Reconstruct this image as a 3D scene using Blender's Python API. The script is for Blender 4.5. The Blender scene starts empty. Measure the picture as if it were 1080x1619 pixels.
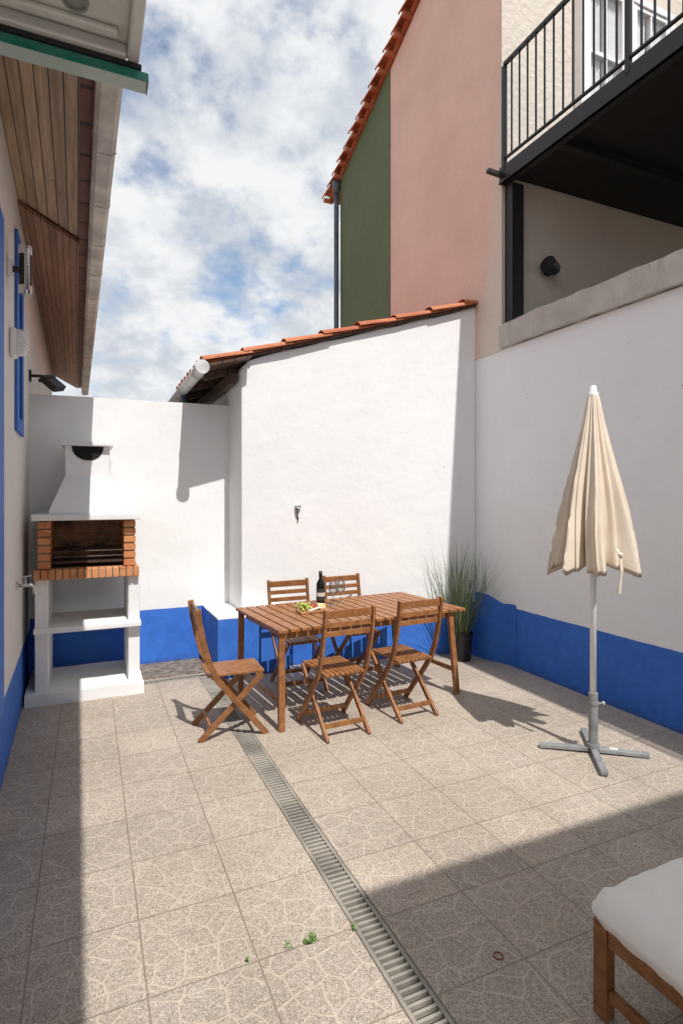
import bpy, bmesh, math, random
from mathutils import Vector, Matrix, noise
random.seed(7)
S = bpy.context.scene
COL = S.collection
R = math.radians

# ------------------------------------------------------------------ node helper
class N:
    def __init__(s, name, world=False):
        if world:
            s.m = bpy.data.worlds.new(name)
        else:
            s.m = bpy.data.materials.new(name)
        s.m.use_nodes = True
        s.t = s.m.node_tree
        s.t.nodes.clear()
    def n(s, typ, **k):
        x = s.t.nodes.new(typ)
        for a, b in k.items():
            setattr(x, a, b)
        return x
    def put(s, sock, v):
        if isinstance(v, bpy.types.NodeSocket):
            s.t.links.new(v, sock)
        elif v is not None:
            if hasattr(sock.default_value, '__len__'):
                v = list(v)
                if len(sock.default_value) == 4 and len(v) == 3:
                    v = v + [1]
            sock.default_value = v
    def math(s, op, a, b=None, c=None, clamp=False):
        x = s.n('ShaderNodeMath', operation=op, use_clamp=clamp)
        s.put(x.inputs[0], a)
        if b is not None: s.put(x.inputs[1], b)
        if c is not None: s.put(x.inputs[2], c)
        return x.outputs[0]
    def step(s, v, a, b):
        x = s.n('ShaderNodeMapRange', interpolation_type='SMOOTHSTEP')
        s.put(x.inputs[0], v); s.put(x.inputs[1], a); s.put(x.inputs[2], b)
        return x.outputs[0]
    def mix(s, f, a, b, mode='MIX'):
        x = s.n('ShaderNodeMix', data_type='RGBA', blend_type=mode)
        s.put(x.inputs[0], f); s.put(x.inputs[6], a); s.put(x.inputs[7], b)
        return x.outputs[2]
    def noise(s, vec, scale, detail=3, rough=.55, dim='3D'):
        x = s.n('ShaderNodeTexNoise', noise_dimensions=dim)
        if vec is not None: s.put(x.inputs['Vector'], vec)
        x.inputs['Scale'].default_value = scale
        x.inputs['Detail'].default_value = detail
        x.inputs['Roughness'].default_value = rough
        return x.outputs[0]
    def vor(s, vec, scale, feature='F1', dim='3D', out=0):
        x = s.n('ShaderNodeTexVoronoi', feature=feature, voronoi_dimensions=dim)
        if vec is not None: s.put(x.inputs['Vector'], vec)
        x.inputs['Scale'].default_value = scale
        return x.outputs[out]
    def pos(s):
        return s.n('ShaderNodeNewGeometry').outputs['Position']
    def obj(s):
        return s.n('ShaderNodeTexCoord').outputs['Object']
    def sep(s, v):
        x = s.n('ShaderNodeSeparateXYZ'); s.put(x.inputs[0], v)
        return x.outputs[0], x.outputs[1], x.outputs[2]
    def comb(s, a, b, c):
        x = s.n('ShaderNodeCombineXYZ')
        s.put(x.inputs[0], a); s.put(x.inputs[1], b); s.put(x.inputs[2], c)
        return x.outputs[0]
    def scale(s, v, sc):
        x = s.n('ShaderNodeVectorMath', operation='MULTIPLY')
        s.put(x.inputs[0], v); s.put(x.inputs[1], sc)
        return x.outputs[0]
    def bump(s, h, strength=.3, dist=.01):
        x = s.n('ShaderNodeBump')
        x.inputs['Strength'].default_value = strength
        x.inputs['Distance'].default_value = dist
        s.put(x.inputs['Height'], h)
        return x.outputs[0]
    def bsdf(s, color, rough=.6, metal=0, normal=None, **k):
        b = s.n('ShaderNodeBsdfPrincipled')
        s.put(b.inputs['Base Color'], color)
        s.put(b.inputs['Roughness'], rough)
        s.put(b.inputs['Metallic'], metal)
        if normal is not None: s.put(b.inputs['Normal'], normal)
        for a, v in k.items():
            s.put(b.inputs[a.replace('_', ' ')], v)
        o = s.n('ShaderNodeOutputMaterial')
        s.t.links.new(b.outputs[0], o.inputs[0])
        return s.m

def varied(name, c, rough=.6, metal=0, nscale=8, amt=.25, bscale=60, bstr=.15, bdist=.004, rnd=0):
    q = N(name); p = q.obj()
    f = q.noise(p, nscale, 5, .6)
    lo = [x*(1-amt) for x in c]; hi = [min(1, x*(1+amt)) for x in c]
    col = q.mix(q.step(f, .3, .7), lo, hi)
    if rnd:
        r = q.n('ShaderNodeObjectInfo').outputs['Random']
        col = q.mix(1.0, col, q.mix(r, (1-rnd,)*3, (1+rnd,)*3), 'MULTIPLY')
    nb = q.bump(q.noise(p, bscale, 3), bstr, bdist)
    return q.bsdf(col, rough, metal, nb)

BL0, BL1 = (.030, .140, .53), (.040, .175, .64)
def plaster(name, c, blue_to=None, stain=.05, bstr=.25, scale=1):
    q = N(name); p = q.pos()
    big = q.noise(p, 1.1, 5, .6); fine = q.noise(p, 9, 6, .65)
    col = q.mix(q.step(big, .3, .75), [x*(1-stain) for x in c], c)
    col = q.mix(q.math('MULTIPLY', q.step(fine, .5, .8), .35), col, [x*(1-stain*1.4) for x in c])
    x, y, z = q.sep(p)
    drip = q.noise(q.scale(p, (7, 7, .5)), 1.0, 4, .6)
    col = q.mix(q.math('MULTIPLY', q.step(drip, .60, .8), .14), col, [v*.74 for v in c])
    spots = q.vor(p, 3.1)
    col = q.mix(q.math('MULTIPLY', q.step(spots, .035, .012), .7), col, (.22, .2, .18))
    if blue_to is not None:
        wob = q.math('MULTIPLY', q.math('SUBTRACT', q.noise(p, 3.5, 5, .7), .5), .022)
        m = q.step(q.math('ADD', z, wob), blue_to+.003, blue_to-.003)
        bl = q.mix(q.step(fine, .3, .7), BL0, BL1)
        low = q.step(q.math('ADD', z, q.math('MULTIPLY', fine, .08)), .10, .02)
        bl = q.mix(q.math('MULTIPLY', low, .5), bl, (.05, .06, .12))
        col = q.mix(m, col, bl)
    h = q.math('ADD', q.math('MULTIPLY', q.noise(p, 5*scale, 4, .55), 1.0), q.math('MULTIPLY', q.noise(p, 70*scale, 3, .6), .16))
    return q.bsdf(col, .75, 0, q.bump(h, bstr, .03))

# ------------------------------------------------------------------ materials
M = {}
M['white'] = plaster('white_plaster', (.86, .86, .855), .55)
M['white_r'] = plaster('white_plaster_rough', (.90, .905, .91), .585, .06, .35)
M['white_l'] = plaster('cream_plaster', (.83, .79, .745), .47, .08, .3)
M['white_plain'] = plaster('white_paint', (.87, .865, .855), None, .08, .25)
M['beige'] = plaster('beige_render', (.70, .63, .54), None, .1, .5, 3)
M['green'] = plaster('green_render', (.115, .16, .08), None, .12, .5, 2)

q = N('pink_render'); p = q.pos(); x, y, z = q.sep(p)
big = q.noise(p, 1.2, 5, .6)
pk = q.mix(q.step(big, .3, .7), (.69, .505, .425), (.77, .58, .49))
drip = q.noise(q.scale(p, (6, 6, .4)), 1, 4, .6)
pk = q.mix(q.math('MULTIPLY', q.step(drip, .55, .8), .35), pk, (.62, .47, .395))
edge = q.math('ADD', q.math('ADD', y, q.math('MULTIPLY', z, .12)), q.math('MULTIPLY', q.math('SUBTRACT', q.noise(p, 3, 4), .5), .12))
pk = q.mix(q.step(edge, 5.48, 5.32), pk, (.68, .60, .51))
h = q.math('ADD', q.noise(p, 14, 4), q.math('MULTIPLY', q.noise(p, 150, 2), .2))
M['pink'] = q.bsdf(pk, .85, 0, q.bump(h, .45, .02))

# patio tiles ---------------------------------------------------------------
q = N('patio_tile'); p = q.pos(); x, y, z = q.sep(p)
xs = q.math('SUBTRACT', x, q.math('MULTIPLY', q.math('GREATER_THAN', x, 1.02), .13))
tx = q.math('DIVIDE', q.math('SUBTRACT', xs, .185), .385)
ty = q.math('DIVIDE', q.math('SUBTRACT', y, 2.42), .39)
ix = q.math('FLOOR', tx); iy = q.math('FLOOR', ty)
fx = q.math('SUBTRACT', tx, ix); fy = q.math('SUBTRACT', ty, iy)
ex = q.math('MULTIPLY', q.math('MINIMUM', fx, q.math('SUBTRACT', 1.0, fx)), .385)
ey = q.math('MULTIPLY', q.math('MINIMUM', fy, q.math('SUBTRACT', 1.0, fy)), .39)
e = q.math('MINIMUM', ex, ey)
ev = q.math('ADD', e, q.math('MULTIPLY', q.math('SUBTRACT', q.noise(p, 40, 2), .5), .004))
grout = q.step(ev, .0042, .0018)
lx = q.math('ADD', q.math('MULTIPLY', fx, .385), q.math('MULTIPLY', ix, 5.171))
ly = q.math('ADD', q.math('MULTIPLY', fy, .39), q.math('MULTIPLY', iy, 3.713))
lv = q.comb(lx, ly, 0)
w = q.n('ShaderNodeTexNoise', noise_dimensions='2D')
q.put(w.inputs['Vector'], lv); w.inputs['Scale'].default_value = 11; w.inputs['Detail'].default_value = 1.5
wv = q.n('ShaderNodeVectorMath', operation='MULTIPLY_ADD')
q.put(wv.inputs[0], w.outputs[1]); wv.inputs[1].default_value = (.03, .03, 0); q.put(wv.inputs[2], lv)
vd = q.vor(wv.outputs[0], 8.2, 'DISTANCE_TO_EDGE', '2D')
vdw = q.math('ADD', vd, q.math('MULTIPLY', q.math('SUBTRACT', q.noise(p, 45, 2), .5), .03))
line = q.step(vdw, .040, .016)
sp = q.noise(p, 190, 2, .7)
sp2 = q.vor(p, 210, 'F1', '3D', 1)
r, g, b = q.sep(sp2)
gr = q.n('ShaderNodeValToRGB')
el = gr.color_ramp.elements
el[0].position = .05; el[0].color = (.16, .134, .112, 1)
el[1].position = .95; el[1].color = (.69, .62, .54, 1)
e2 = el.new(.35); e2.color = (.355, .302, .255, 1)
e3 = el.new(.65); e3.color = (.455, .392, .333, 1)
q.put(gr.inputs[0], q.math('ADD', q.math('MULTIPLY', r, .65), q.math('MULTIPLY', sp, .35)))
stone = gr.outputs[0]
tone = q.noise(p, 1.4, 5, .6)
tilernd = q.n('ShaderNodeTexWhiteNoise', noise_dimensions='2D')
q.put(tilernd.inputs['Vector'], q.comb(ix, iy, 0))
stone = q.mix(1.0, stone, q.mix(tilernd.outputs[0], (.94, .94, .94), (1.06, 1.05, 1.03)), 'MULTIPLY')
lc = q.mix(q.noise(p, 30, 3), (.51, .43, .345), (.63, .54, .44))
col = q.mix(q.math('MULTIPLY', line, .78), stone, lc)
col = q.mix(q.math('MULTIPLY', grout, .85), col, q.mix(q.noise(p, 6, 4), (.16, .125, .095), (.33, .265, .20)))
col = q.mix(1.0, col, q.mix(q.step(tone, .3, .7), (.88, .86, .82), (1.06, 1.05, 1.03)), 'MULTIPLY')
blot = q.noise(p, 5, 5, .7)
col = q.mix(q.math('MULTIPLY', q.step(blot, .60, .78), .22), col, (.24, .19, .15))
wsp = q.vor(p, 2.3)
col = q.mix(q.math('MULTIPLY', q.step(q.math('ADD', wsp, q.math('MULTIPLY', q.noise(p, 50, 2), .03)), .035, .025), .6), col, (.75, .73, .70))
h = q.math('SUBTRACT', q.math('ADD', q.math('MULTIPLY', line, .5), q.math('MULTIPLY', sp, .25)), q.math('MULTIPLY', grout, 1.0))
M['tile'] = q.bsdf(col, .62, 0, q.bump(h, .5, .004))

M['ground'] = varied('earth', (.25, .2, .15), .9)
q = N('weathered_concrete'); p = q.pos()
a = q.noise(p, 2.5, 6, .65); st_ = q.noise(q.scale(p, (9, 9, 1.2)), 1, 5, .65)
col = q.mix(q.step(a, .3, .7), (.43, .40, .36), (.56, .53, .48))
col = q.mix(q.math('MULTIPLY', q.step(st_, .52, .72), .55), col, (.24, .22, .19))
M['concrete'] = q.bsdf(col, .9, 0, q.bump(q.noise(p, 30, 5, .7), .5, .01))
M['gravelly'] = varied('rough_mortar', (.20, .165, .135), .95, 0, 14, .5, 60, 1, .02)
M['steel_dark'] = varied('dark_steel', (.015, .013, .013), .5, 0, 10, .2)
M['steel_black'] = varied('black_paint', (.012, .012, .013), .45)
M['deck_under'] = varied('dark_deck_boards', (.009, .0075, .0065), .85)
M['galv'] = varied('galvanised', (.42, .43, .43), .45, .7, 12, .15)
M['grey_base'] = varied('grey_coated_steel', (.27, .28, .28), .5, .2)
M['zinc'] = varied('zinc_gutter', (.60, .595, .58), .55, .0, 7, .25)
M['gutter_cream'] = varied('cream_gutter', (.54, .495, .43), .6, 0, 4, .3)
M['pan'] = varied('sheet_metal', (.62, .62, .585), .4, .15, 3, .12, 12, .2, .01)
M['pan_dark'] = varied('punched_hole', (.22, .22, .21), .5)
M['pipe_grey'] = varied('slate_pipe', (.10, .12, .14), .5)
M['plastic_w'] = varied('white_plastic', (.84, .83, .81), .35, 0, 8, .04)
M['chrome'] = varied('chrome', (.7, .7, .7), .15, 1.0, 5, .05)
M['grate'] = varied('plastic_grate', (.29, .265, .225), .6, 0, 3, .35)
M['channel'] = varied('dark_channel', (.02, .018, .014), .9)
M['soot'] = varied('soot', (.012, .010, .009), .95)
M['grillrod'] = varied('rusted_grill', (.09, .06, .05), .6, .6)
M['mortar'] = varied('mortar', (.24, .19, .155), .95, 0, 8, .5)
M['cushion'] = varied('cushion_cloth', (.84, .81, .755), .9, 0, 3, .04, 400, .3, .002)
M['pot'] = varied('black_pot', (.014, .014, .015), .55)
M['soil'] = varied('soil', (.04, .03, .02), .95)
M['weed'] = varied('weed_leaf', (.09, .20, .025), .5, 0, 20, .35)
M['blue'] = varied('blue_gloss', (.035, .157, .585), .6, 0, 9, .1)
M['winedark'] = N('bottle_glass').bsdf((.006, .007, .005), .06)
M['label'] = varied('paper_label', (.045, .04, .045), .6)
M['label2'] = varied('paper_label_pale', (.70, .66, .60), .6)
M['foil'] = varied('foil', (.02, .008, .01), .35, .4)
M['grape'] = varied('grape_skin', (.42, .50, .10), .3, 0, 40, .2)
M['tomato'] = N('tomato_skin').bsdf((.55, .03, .015), .25)
M['cheese'] = varied('cheese', (.80, .66, .36), .5)
M['board'] = varied('board_wood', (.42, .20, .08), .5, 0, 12, .3)
M['rust'] = varied('rusty_ring', (.20, .07, .03), .9)
M['cord'] = varied('old_cord', (.15, .13, .12), .9)
M['curtain'] = varied('curtain', (.86, .86, .85), .9, 0, 8, .05)
M['room'] = varied('dim_room', (.12, .13, .135), .9)
M['pane'] = N('window_pane').bsdf((.35, .39, .41), .04, 0, None, Alpha=.22)

q = N('grass_blade'); p = q.obj(); x, y, z = q.sep(p)
f = q.noise(q.scale(p, (30, 30, 3)), 1, 2)
col = q.mix(q.step(f, .35, .65), (.07, .115, .04), (.19, .235, .11))
col = q.mix(q.math('MULTIPLY', q.step(q.noise(q.scale(p, (45, 45, 2)), 1, 2), .6, .7), .7), col, (.33, .28, .16))
M['grass'] = q.bsdf(col, .5)

q = N('clear_glass')
lw = q.n('ShaderNodeLayerWeight'); lw.inputs[0].default_value = .5
fc = q.math('POWER', lw.outputs['Facing'], 1.6)
g1 = q.n('ShaderNodeBsdfTransparent'); q.put(g1.inputs[0], q.mix(fc, (.93, .94, .94), (.45, .48, .49)))
g2 = q.n('ShaderNodeBsdfGlossy'); g2.inputs[1].default_value = .06
mx = q.n('ShaderNodeMixShader'); q.put(mx.inputs[0], q.math('ADD', q.math('MULTIPLY', fc, .65), .10))
q.t.links.new(g1.outputs[0], mx.inputs[1]); q.t.links.new(g2.outputs[0], mx.inputs[2])
o = q.n('ShaderNodeOutputMaterial'); q.t.links.new(mx.outputs[0], o.inputs[0])
M['glass'] = q.m
M['glass_edge'] = N('green_glass').bsdf((.012, .20, .14), .08)
M['glass_under'] = N('pale_glass').bsdf((.42, .50, .46), .10)
M['glass_pale'] = N('frosted_lens').bsdf((.74, .76, .76), .25)

q = N('acacia_wood'); p = q.obj()
gv = q.noise(q.scale(p, (18, 18, 18)), 1, 4, .6)
gv2 = q.noise(q.scale(p, (70, 9, 70)), 1, 4, .65)
col = q.mix(q.step(gv, .3, .7), (.215, .084, .027), (.345, .15, .053))
col = q.mix(q.math('MULTIPLY', q.step(gv2, .5, .75), .55), col, (.13, .05, .018))
r = q.n('ShaderNodeObjectInfo').outputs['Random']
col = q.mix(1.0, col, q.mix(r, (.82, .82, .82), (1.14, 1.12, 1.1)), 'MULTIPLY')
M['wood'] = q.bsdf(col, .42, 0, q.bump(gv2, .15, .002))

def boards(name, c, pitch, axis=0):
    q = N(name); p = q.obj(); x, y, z = q.sep(p)
    a = (x, y, z)[axis]
    t = q.math('DIVIDE', a, pitch); i = q.math('FLOOR', t); f = q.math('SUBTRACT', t, i)
    gap = q.step(q.math('MINIMUM', f, q.math('SUBTRACT', 1.0, f)), .07, .03)
    wn = q.n('ShaderNodeTexWhiteNoise', noise_dimensions='1D'); q.put(wn.inputs['W'], i)
    gr = q.noise(q.scale(p, (40, 2.5, 40)), 1, 5, .65)
    col = q.mix(q.step(gr, .3, .7), [v*.75 for v in c], [v*1.2 for v in c])
    col = q.mix(1.0, col, q.mix(wn.outputs[0], (.85, .85, .85), (1.12, 1.12, 1.12)), 'MULTIPLY')
    kn = q.vor(p, 9)
    col = q.mix(q.step(kn, .09, .05), col, [v*.3 for v in c])
    col = q.mix(gap, col, [v*.16 for v in c])
    return q.bsdf(col, .6, 0, q.bump(q.math('SUBTRACT', 1.0, gap), .6, .006))
M['soffit'] = boards('soffit_boards', (.47, .335, .225), .068)
M['soffit2'] = boards('soffit_boards_red', (.34, .18, .11), .05)
M['darkwood'] = boards('dark_timber', (.09, .05, .032), .12)
M['redwood'] = boards('red_brown_timber', (.17, .06, .04), .3, 1)

q = N('terracotta'); p = q.obj()
a = q.noise(p, 3.3, 3); b2 = q.noise(p, 24, 5, .7)
col = q.mix(q.step(a, .35, .65), (.40, .115, .05), (.54, .20, .095))
col = q.mix(q.math('MULTIPLY', q.step(b2, .5, .75), .6), col, (.20, .10, .065))
M['terracotta'] = q.bsdf(col, .85, 0, q.bump(b2, .3, .006))

q = N('fire_brick'); p = q.obj()
v = q.vor(q.scale(p, (9, 5, 15)), 1, 'F1', '3D', 1); r1, _, _ = q.sep(v)
col = q.mix(r1, (.50, .18, .066), (.70, .33, .145))
col = q.mix(q.math('MULTIPLY', q.step(q.noise(p, 30, 4), .5, .8), .4), col, (.34, .12, .055))
M['brick'] = q.bsdf(col, .85, 0, q.bump(q.noise(p, 80, 3), .4, .004))
q = N('sooty_brick'); p = q.obj()
col = q.mix(q.step(q.noise(p, 5, 4), .3, .6), (.10, .06, .04), (.50, .25, .13))
M['brick_soot'] = q.bsdf(col, .95, 0, q.bump(q.noise(p, 80, 3), .4, .004))

q = N('parasol_cloth'); p = q.obj()
wv = q.noise(p, 5, 4, .6)
col = q.mix(q.step(wv, .3, .7), (.70, .59, .465), (.78, .67, .54))
M['cloth'] = q.bsdf(col, .9, 0, q.bump(q.noise(p, 300, 2), .2, .001))

# ------------------------------------------------------------------ mesh builder
def wmat(o):
    m = Matrix()
    while o is not None:
        m = Matrix.LocRotScale(o.location, o.rotation_euler, o.scale) @ m
        o = o.parent
    return m

class MB:
    def __init__(s): s.bm = bmesh.new()
    def face(s, vs):
        try: return s.bm.faces.new(vs)
        except ValueError: return None
    def poly(s, pts):
        return s.face([s.bm.verts.new(p) for p in pts])
    def box(s, x0, x1, y0, y1, z0, z1):
        v = [s.bm.verts.new((x, y, z)) for x in (x0, x1) for y in (y0, y1) for z in (z0, z1)]
        for f in ((0,1,3,2),(4,6,7,5),(0,4,5,1),(2,3,7,6),(0,2,6,4),(1,5,7,3)):
            s.face([v[i] for i in f])
        return s
    def beam(s, p, q, w, h, up=(0, 0, 1)):
        p = Vector(p); q = Vector(q); d = (q-p).normalized(); up = Vector(up)
        sd = d.cross(up)
        if sd.length < 1e-4: sd = d.cross(Vector((1, 0, 0)))
        sd.normalize(); u = sd.cross(d)
        v = []
        for a in (p, q):
            for i, j in ((-1,-1),(1,-1),(1,1),(-1,1)):
                v.append(s.bm.verts.new(a + sd*(i*w/2) + u*(j*h/2)))
        for f in ((3,2,1,0),(4,5,6,7),(0,1,5,4),(1,2,6,5),(2,3,7,6),(3,0,4,7)):
            s.face([v[i] for i in f])
        return s
    def tube(s, pts, r, n=10, cap=True):
        pts = [Vector(p) for p in pts]
        rs = r if isinstance(r, (list, tuple)) else [r]*len(pts)
        rings = []
        ref = None
        for i, p in enumerate(pts):
            d = (pts[min(i+1, len(pts)-1)] - pts[max(i-1, 0)]).normalized()
            if ref is None:
                ref = d.orthogonal().normalized()
            ref = (ref - d*ref.dot(d)).normalized()
            b = d.cross(ref)
            rings.append([s.bm.verts.new(p + (ref*math.cos(2*math.pi*k/n) + b*math.sin(2*math.pi*k/n))*rs[i]) for k in range(n)])
        for a, b in zip(rings, rings[1:]):
            for k in range(n):
                s.face([a[k], a[(k+1) % n], b[(k+1) % n], b[k]])
        if cap:
            s.face(rings[0][::-1]); s.face(rings[-1])
        return s
    def lathe(s, prof, c=(0, 0, 0), n=24):
        rings = []
        for r, z in prof:
            if r < 1e-5:
                rings.append([s.bm.verts.new((c[0], c[1], c[2]+z))])
            else:
                rings.append([s.bm.verts.new((c[0]+r*math.cos(2*math.pi*k/n), c[1]+r*math.sin(2*math.pi*k/n), c[2]+z)) for k in range(n)])
        for a, b in zip(rings, rings[1:]):
            for k in range(n):
                l = (k+1) % n
                if len(a) == 1 and len(b) == 1: continue
                if len(a) == 1: s.face([a[0], b[l], b[k]])
                elif len(b) == 1: s.face([a[k], a[l], b[0]])
                else: s.face([a[k], a[l], b[l], b[k]])
        return s
    def prism(s, pts, axis, a, b):
        def mk(u, v, w):
            return {'x': (w, u, v), 'y': (u, w, v), 'z': (u, v, w)}[axis]
        A = [s.bm.verts.new(mk(u, v, a)) for u, v in pts]
        B = [s.bm.verts.new(mk(u, v, b)) for u, v in pts]
        s.face(A); s.face(B[::-1])
        n = len(pts)
        for i in range(n):
            s.face([A[i], B[i], B[(i+1) % n], A[(i+1) % n]])
        return s
    def strip(s, pts, x0, x1, t):
        """plank following a path in the YZ plane"""
        P = [Vector((0, y, z)) for y, z in pts]; rings = []
        for i, p in enumerate(P):
            d = (P[min(i+1, len(P)-1)] - P[max(i-1, 0)]).normalized()
            nn = Vector((0, -d.z, d.y))
            rings.append([s.bm.verts.new((xx, p.y + nn.y*k*t/2, p.z + nn.z*k*t/2)) for xx, k in ((x0,-1),(x1,-1),(x1,1),(x0,1))])
        for a, b in zip(rings, rings[1:]):
            for k in range(4):
                s.face([a[k], a[(k+1) % 4], b[(k+1) % 4], b[k]])
        s.face(rings[0][::-1]); s.face(rings[-1])
        return s
    def shell(s, a, b, ra, rb, up, th=.014, n=9, flat=1.0):
        """half barrel roof tile from a to b"""
        a = Vector(a); b = Vector(b); d = (b-a).normalized(); up = Vector(up)
        sd = d.cross(up).normalized(); up = sd.cross(d)
        R4 = []
        for c, r in ((a, ra), (b, rb)):
            for rr in (r, r-th):
                R4.append([s.bm.verts.new(c + sd*(rr*math.cos(math.pi*k/n)) + up*(rr*flat*math.sin(math.pi*k/n))) for k in range(n+1)])
        ao, ai, bo, bi = R4
        for k in range(n):
            s.face([ao[k], ao[k+1], bo[k+1], bo[k]]); s.face([ai[k+1], ai[k], bi[k], bi[k+1]])
            s.face([ao[k+1], ao[k], ai[k], ai[k+1]]); s.face([bo[k], bo[k+1], bi[k+1], bi[k]])
        for k in (0, n):
            s.face([ao[k], bo[k], bi[k], ai[k]])
        return s
    def ball(s, c, r, sub=2, sc=(1, 1, 1)):
        m = Matrix.Translation(c) @ Matrix.Diagonal((*sc, 1))
        bmesh.ops.create_icosphere(s.bm, subdivisions=sub, radius=r, matrix=m)
        return s
    def subdiv(s, maxlen):
        for _ in range(7):
            es = [e for e in s.bm.edges if e.calc_length() > maxlen]
            if not es: break
            bmesh.ops.subdivide_edges(s.bm, edges=es, cuts=1, use_grid_fill=True)
        return s
    def rough(s, amt, sc=4, seed=0):
        for v in s.bm.verts:
            nv = noise.noise_vector(v.co*sc + Vector((seed, seed*.7, 0)))
            v.co += nv*amt
        return s
    def skew(s):
        """the outbuilding's front runs slightly askew to the back wall"""
        for v in s.bm.verts: v.co.y += .07 - .168*(v.co.x-1.38)
        return s
    def build(s, name, m, parent=None, bevel=0, smooth=False, local=False, seg=2):
        bmesh.ops.recalc_face_normals(s.bm, faces=s.bm.faces[:])
        if parent is not None and not local:
            s.bm.transform(wmat(parent).inverted())
        me = bpy.data.meshes.new(name); s.bm.to_mesh(me); s.bm.free()
        me.materials.append(M[m] if isinstance(m, str) else m)
        if smooth:
            for pl in me.polygons: pl.use_smooth = True
        o = bpy.data.objects.new(name, me); COL.objects.link(o)
        if parent is not None: o.parent = parent
        if bevel:
            b = o.modifiers.new('bevel', 'BEVEL'); b.width = bevel; b.segments = seg; b.limit_method = 'ANGLE'
        return o

def tag(o, label, cat, group=None):
    o['label'] = label; o['category'] = cat
    if group: o['group'] = group
    return o
def thing(name, label, cat, loc=(0, 0, 0), rz=0, group=None):
    o = bpy.data.objects.new(name, None); COL.objects.link(o)
    o.empty_display_size = .1
    o.location = loc; o.rotation_euler = (0, 0, rz)
    return tag(o, label, cat, group)
def struct(o):
    o['kind'] = 'structure'; return o
def dup(root, loc, rz, label):
    r = root.copy(); COL.objects.link(r); r.location = loc; r.rotation_euler = (0, 0, rz); r['label'] = label
    for ch in list(root.children):
        c = ch.copy(); COL.objects.link(c); c.parent = r
        for g in list(ch.children):
            d = g.copy(); COL.objects.link(d); d.parent = c
    return r

# ------------------------------------------------------------------ ground + patio
g = MB(); g.poly([(-300, -300, -.16), (300, -300, -.16), (300, 300, -.16), (-300, 300, -.16)])
struct(g.build('ground', 'ground'))
g = MB()
for x0, x1, y0, y1 in ((-1, .955, -6, 6.2), (1.085, 4.3, -6, 6.2), (.955, 1.085, 5.5, 6.2)):
    g.poly([(x0, y0, 0), (x1, y0, 0), (x1, y1, 0), (x0, y1, 0)])
struct(g.build('patio', 'tile'))
g = MB(); g.box(.46, 1.098, 5.56, 6.068, -.05, .006); g.subdiv(.06).rough(.004, 9)
struct(g.build('mortar_strip', 'gravelly'))

# drain ---------------------------------------------------------------
t = thing('floor_drain', 'long grey slotted floor drain running through the tiled patio', 'drain', (1.02, 1, 0))
g = MB()
g.poly([(.94, -3, -.07), (1.10, -3, -.07), (1.10, 5.5, -.07), (.94, 5.5, -.07)])
g.poly([(.955, -3, -.07), (.955, 5.5, -.07), (.955, 5.5, -.001), (.955, -3, -.001)])
g.poly([(1.085, -3, -.07), (1.085, 5.5, -.07), (1.085, 5.5, -.001), (1.085, -3, -.001)])
g.poly([(.955, 5.5, -.07), (1.085, 5.5, -.07), (1.085, 5.5, -.001), (.955, 5.5, -.001)])
g.build('channel', 'channel', t)
for k in range(6):
    y0 = .5 + k*.83; y1 = y0 + .826
    g = MB()
    g.box(.957, .974, y0, y1, -.02, .002); g.box(1.066, 1.083, y0, y1, -.02, .002)
    n = 27; st = (y1-y0)/n
    for i in range(n):
        yy = y0 + i*st
        g.box(.974, 1.066, yy + .002, yy + st*.45, -.02, .001)
    g.build('grate', 'grate', t, .002, seg=1)
t = thing('side_drain', 'narrow cross drain grate between barbecue base and long floor drain', 'drain', (.7, 5.46, 0))
g = MB(); g.box(.45, .95, 5.425, 5.495, -.03, .003); g.build('channel', 'channel', t)
g = MB(); g.box(.45, .95, 5.42, 5.432, -.02, .008); g.box(.45, .95, 5.488, 5.50, -.02, .008)
for i in range(25): g.box(.452+i*.02, .463+i*.02, 5.432, 5.488, -.01, .007)
g.build('grate', 'grate', t)

# ------------------------------------------------------------------ walls of the yard
g = MB(); g.box(-.62, 1.40, 6.07, 6.30, -.1, 2.67); g.subdiv(.25).rough(.006, 2.2)
tag(g.build('back_wall', 'white', smooth=False), 'lower white back wall with blue base behind the barbecue', 'wall')

t = thing('side_wall', 'tall shaded white wall on the right with blue base and concrete coping', 'wall', (3.95, 2, 0))
g = MB(); g.box(3.88, 4.2, -1.5, 5.3, -.1, 3.205)
g.build('wall', 'white_r', t)
# soft swelling of the painted base towards the corner
g = MB()
rows = []
for k in range(15):
    f = k/14; yk = 4.45 + .85*f
    e_ = max(0, min(1, (f-.08)/.5)); e_ = e_*e_*(3-2*e_)
    xo = 3.876 - .11*e_; zt_ = .60 - .095*e_
    wallz = .585 + .075*e_
    rows.append([g.bm.verts.new(v) for v in ((xo, yk, -.05), (xo, yk, zt_-.06), (xo+.012*e_+.001, yk, zt_-.02), (xo+.04*e_+.002, yk, zt_), (3.872, yk, zt_+.012), (3.874, yk, max(wallz, zt_+.02)), (3.885, yk, max(wallz, zt_+.02)+.002))])
for a, b in zip(rows, rows[1:]):
    for k in range(6): g.face([a[k], b[k], b[k+1], a[k+1]])
g.build('base_swelling', 'blue', t, smooth=True)
g = MB(); g.box(3.825, 4.3, -1.5, 4.654, 3.215, 3.445); g.subdiv(.09).rough(.012, 7, 1).rough(.008, 2.4, 5)
g.build('coping', 'concrete', t)

# plinth
g = MB(); g.box(1.10, 1.80, 5.29, 6.068, -.05, .565); g.subdiv(.1).rough(.006, 3)
tag(g.build('plinth', plaster('plinth_paint', (.87, .87, .86), .553), None), 'low blue block with white top at the left foot of the tall white wall', 'plinth')

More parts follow.
